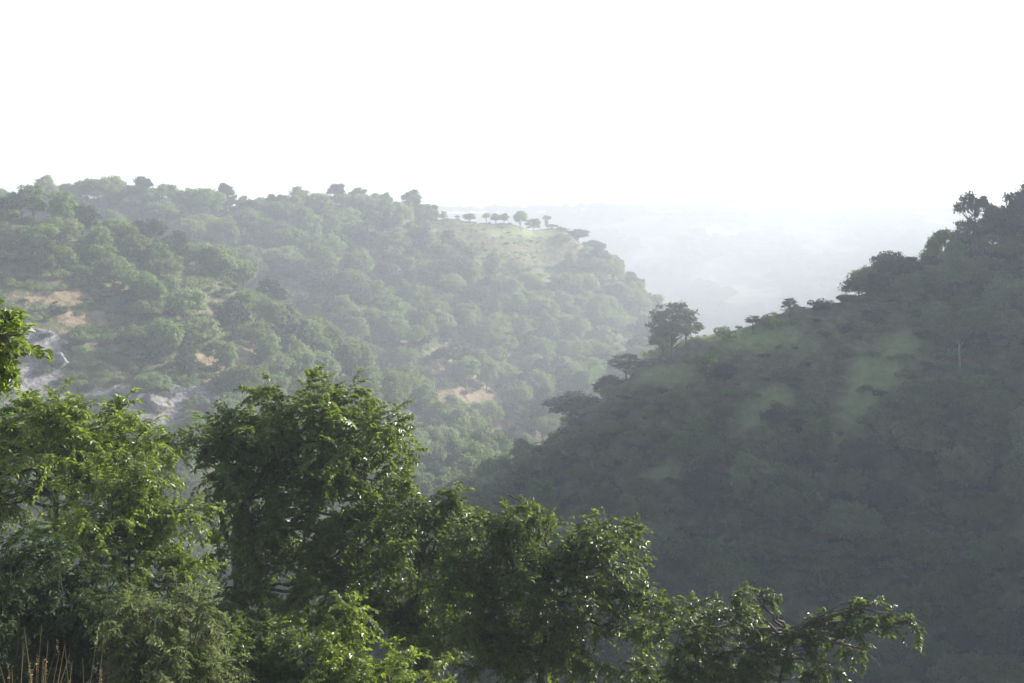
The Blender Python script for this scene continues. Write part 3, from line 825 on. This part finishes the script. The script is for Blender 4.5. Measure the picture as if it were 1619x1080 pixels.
# dark dense tree right of centre
near_tree('tree', 840, 23.5, [(770, 850, 42, 0), (820, 820, 34, .3), (860, 815, 42, -.3), (905, 825, 42, .2), (950, 830, 32, 0), (985, 838, 22, .2), (985, 878, 24, .2), (740, 890, 50, .2), (800, 890, 58, -.3), (865, 880, 58, .3), (930, 885, 50, -.2),
    (740, 950, 60, 0), (815, 965, 70, .3), (890, 950, 60, -.3), (955, 945, 48, .2), (1000, 925, 26, .1), (760, 1030, 65, 0), (850, 1040, 70, .3), (935, 1020, 62, 0), (1005, 985, 45, .2), (1045, 945, 26, 0), (690, 1010, 45, .4),
    (800, 792, 12, .2), (835, 790, 14, -.2), (765, 806, 12, 0)], 'glossy', 'dark glossy dense tree with arching twigs on top, right of centre', seed=12, ll=.09, wd=.3, dens=1.5, slen=.5, trunk_r=.17,
    extra=[([(815, 850), (775, 812), (745, 818)], .02, .008), ([(850, 830), (820, 790), (795, 776)], .02, .008)], bark='bark_dark')
# right bush with the long reaching branch
near_tree('tree', 1140, 22, [(1060, 985, 40, 0), (1105, 960, 36, .3), (1150, 950, 32, -.2), (1188, 930, 18, 0), (1205, 925, 10, 0), (1100, 1020, 50, .2), (1160, 1010, 45, 0), (1040, 1050, 50, .3), (1120, 1070, 55, 0), (1210, 1000, 28, .2),
    (1215, 1045, 42, -.2), (1260, 1010, 26, 0), (1275, 1060, 32, .2), (1310, 975, 20, 0), (1345, 945, 12, 0), (1375, 942, 10, 0), (1330, 1000, 18, .2), (1362, 1010, 14, 0), (1310, 1035, 18, 0), (1392, 975, 9, 0),
    (1425, 966, 9, .1), (1452, 982, 8, .1), (1350, 975, 14, .1)], 'glossy',
    'low glossy tree at bottom right with one long branch reaching far right', seed=15, ll=.09, wd=.29, dens=1.35, slen=.45, trunk_r=.12, upbias=.1, thin=True,
    extra=[([(1180, 1030), (1260, 990), (1330, 955), (1378, 940)], .03, .008), ([(1290, 980), (1360, 962), (1420, 970), (1462, 988)], .018, .005), ([(1215, 1040), (1290, 1020), (1360, 1000)], .02, .006)])
# overhanging branch tip, its tree stands outside the frame on the left
near_tree('tree', -420, 13, [(-8, 478, 18, 0), (6, 500, 24, .1), (16, 528, 26, -.1), (28, 548, 24, .1), (-15, 545, 30, 0), (0, 560, 22, 0), (-60, 515, 45, 0), (-130, 560, 60, .2), (-220, 520, 80, .3), (-330, 500, 90, 0), (-420, 560, 90, .2), (-50, 470, 12, .1), (5, 575, 12, 0)], 'lime',
    'sunlit green branch tip reaching in at the left edge above the rocks', trunk_via=[(-410, 800), (-400, 600)], trunk_r=.14, seed=21, ll=.085, wd=.3, dens=1.3, slen=.3, nleaf=16)
# shrubs along the bottom edge
near_tree('shrub', 70, 18.5, [(0, 880, 40, .4), (20, 905, 45, 0), (75, 890, 42, .3), (120, 920, 50, 0), (60, 940, 50, .6), (30, 960, 55, -.2), (95, 985, 60, .2), (165, 985, 45, 0), (40, 1040, 55, .3), (130, 1050, 60, 0)], 'dark',
    'dark shrub in the lower left corner behind the dry grass', cat='shrub', seed=31, multi=True, ll=.07, wd=.3, dens=2.2, slen=.4, bark='bark_dark')
near_tree('shrub', 260, 18, [(210, 960, 35, 0), (255, 940, 34, .3), (300, 970, 38, 0), (235, 1005, 48, -.2), (290, 1030, 48, .2), (190, 1040, 45, .2), (330, 1050, 34, 0), (250, 1070, 50, 0)], 'feather',
    'pale feathery shrub with narrow leaves at the bottom, below the bushy left tree', cat='shrub', seed=33, multi=True, ll=.095, wd=.17, dens=1.9, slen=.42, droop=.45, nleaf=22)
near_tree('shrub', 430, 19, [(380, 1035, 40, 0), (430, 1020, 42, .2), (480, 1045, 42, 0), (420, 1075, 50, -.2), (360, 1000, 25, .3)], 'mid',
    'low green shrub at the foot of the central tree', cat='shrub', seed=35, multi=True, ll=.08, wd=.28, dens=1.9, slen=.4)
near_tree('shrub', 560, 18.5, [(520, 1050, 38, 0), (565, 1035, 38, .2), (610, 1055, 40, 0), (660, 1070, 42, .1), (550, 960, 24, .4), (560, 1080, 45, 0)], 'lime',
    'bright green shrub at the bottom centre', cat='shrub', seed=37, multi=True, ll=.08, wd=.3, dens=1.9, slen=.4)

# dry grass at the bottom left corner
def grass_tuft(px, Y, label, seed, n=150, h=1.6, spread=.9):
    r = np.random.default_rng(seed); x = (px - HX) / F * Y; z = float(gz(x, Y)); b = Buf()
    h = CZ + (HY - 1045) / F * Y - z
    for k in range(n):
        p = np.array([r.normal(0, spread * .5), r.normal(0, spread * .4), -.1]); hh = h * r.uniform(.65, 1.1)
        e = p + np.array([r.normal(0, .35), r.normal(0, .3), hh])
        t = np.linspace(0, 1, 6)[:, None]; P = p + (e - p) * t + np.array([1, .3, -.25]) * r.normal(0, .2) * t ** 3
        wv = np.array([1, r.normal(0, .5), 0]); wv /= np.linalg.norm(wv); wd_ = (.008 * (1 - t ** 2) + .0015)
        V = np.concatenate([P - wv * wd_, P + wv * wd_]); i = np.arange(5)
        b.add(V, np.stack([i, i + 1, i + 7, i + 6], 1))
        if k % 4 == 0:
            hd = P[-1] + np.array([0, 0, 1]) * np.linspace(-.12, .08, 14)[:, None]; dr = r.normal(size=(14, 3)); dr /= np.linalg.norm(dr, axis=1)[:, None]
            b.add(*cards(hd + dr * .012, dr, .014, r))
    o = b.build('grass', M['straw'], loc=(x, Y, z))
    return tag(o, label, 'grass', kind='stuff')
grass_tuft(20, 16, 'dry straw-coloured grass at the bottom left corner', 5)

# ------------------------------------------------------------------ haze: one closed box of air round everything
def haze():
    zlow = float(min(v.co.z for v in ground.data.vertices)) - 1; ztop = max(max(v.co.z for v in ground.data.vertices), CZ + 20) + 12
    X1, Y0, Y1 = 3200, -110, 2450
    V = [(sx * X1, y, z) for z in (zlow, ztop) for y in (Y0, Y1) for sx in (-1, 1)]
    f = [(0, 2, 3, 1), (4, 5, 7, 6), (0, 1, 5, 4), (2, 6, 7, 3), (0, 4, 6, 2), (1, 3, 7, 5)]
    m, nt, out = new_mat('haze')
    v = N(nt, 'ShaderNodeVolumePrincipled'); v.inputs['Color'].default_value = (.82, .88, .965, 1)
    v.inputs['Density'].default_value = 0.00100; v.inputs['Density Attribute'].default_value = ''
    v.inputs['Anisotropy'].default_value = .25
    nt.links.new(v.outputs[0], out.inputs['Volume'])
    b = Buf(); b.add(V, f); o = b.build('haze', m)
    return tag(o, 'pale sunlit haze filling the gorge and the plain beyond', 'haze', kind='stuff')
haze()
print('STAT', sum(LEAFN), LEAFN, 'trees', nC, 'individual', len(indiv), 'rest', len(rest))
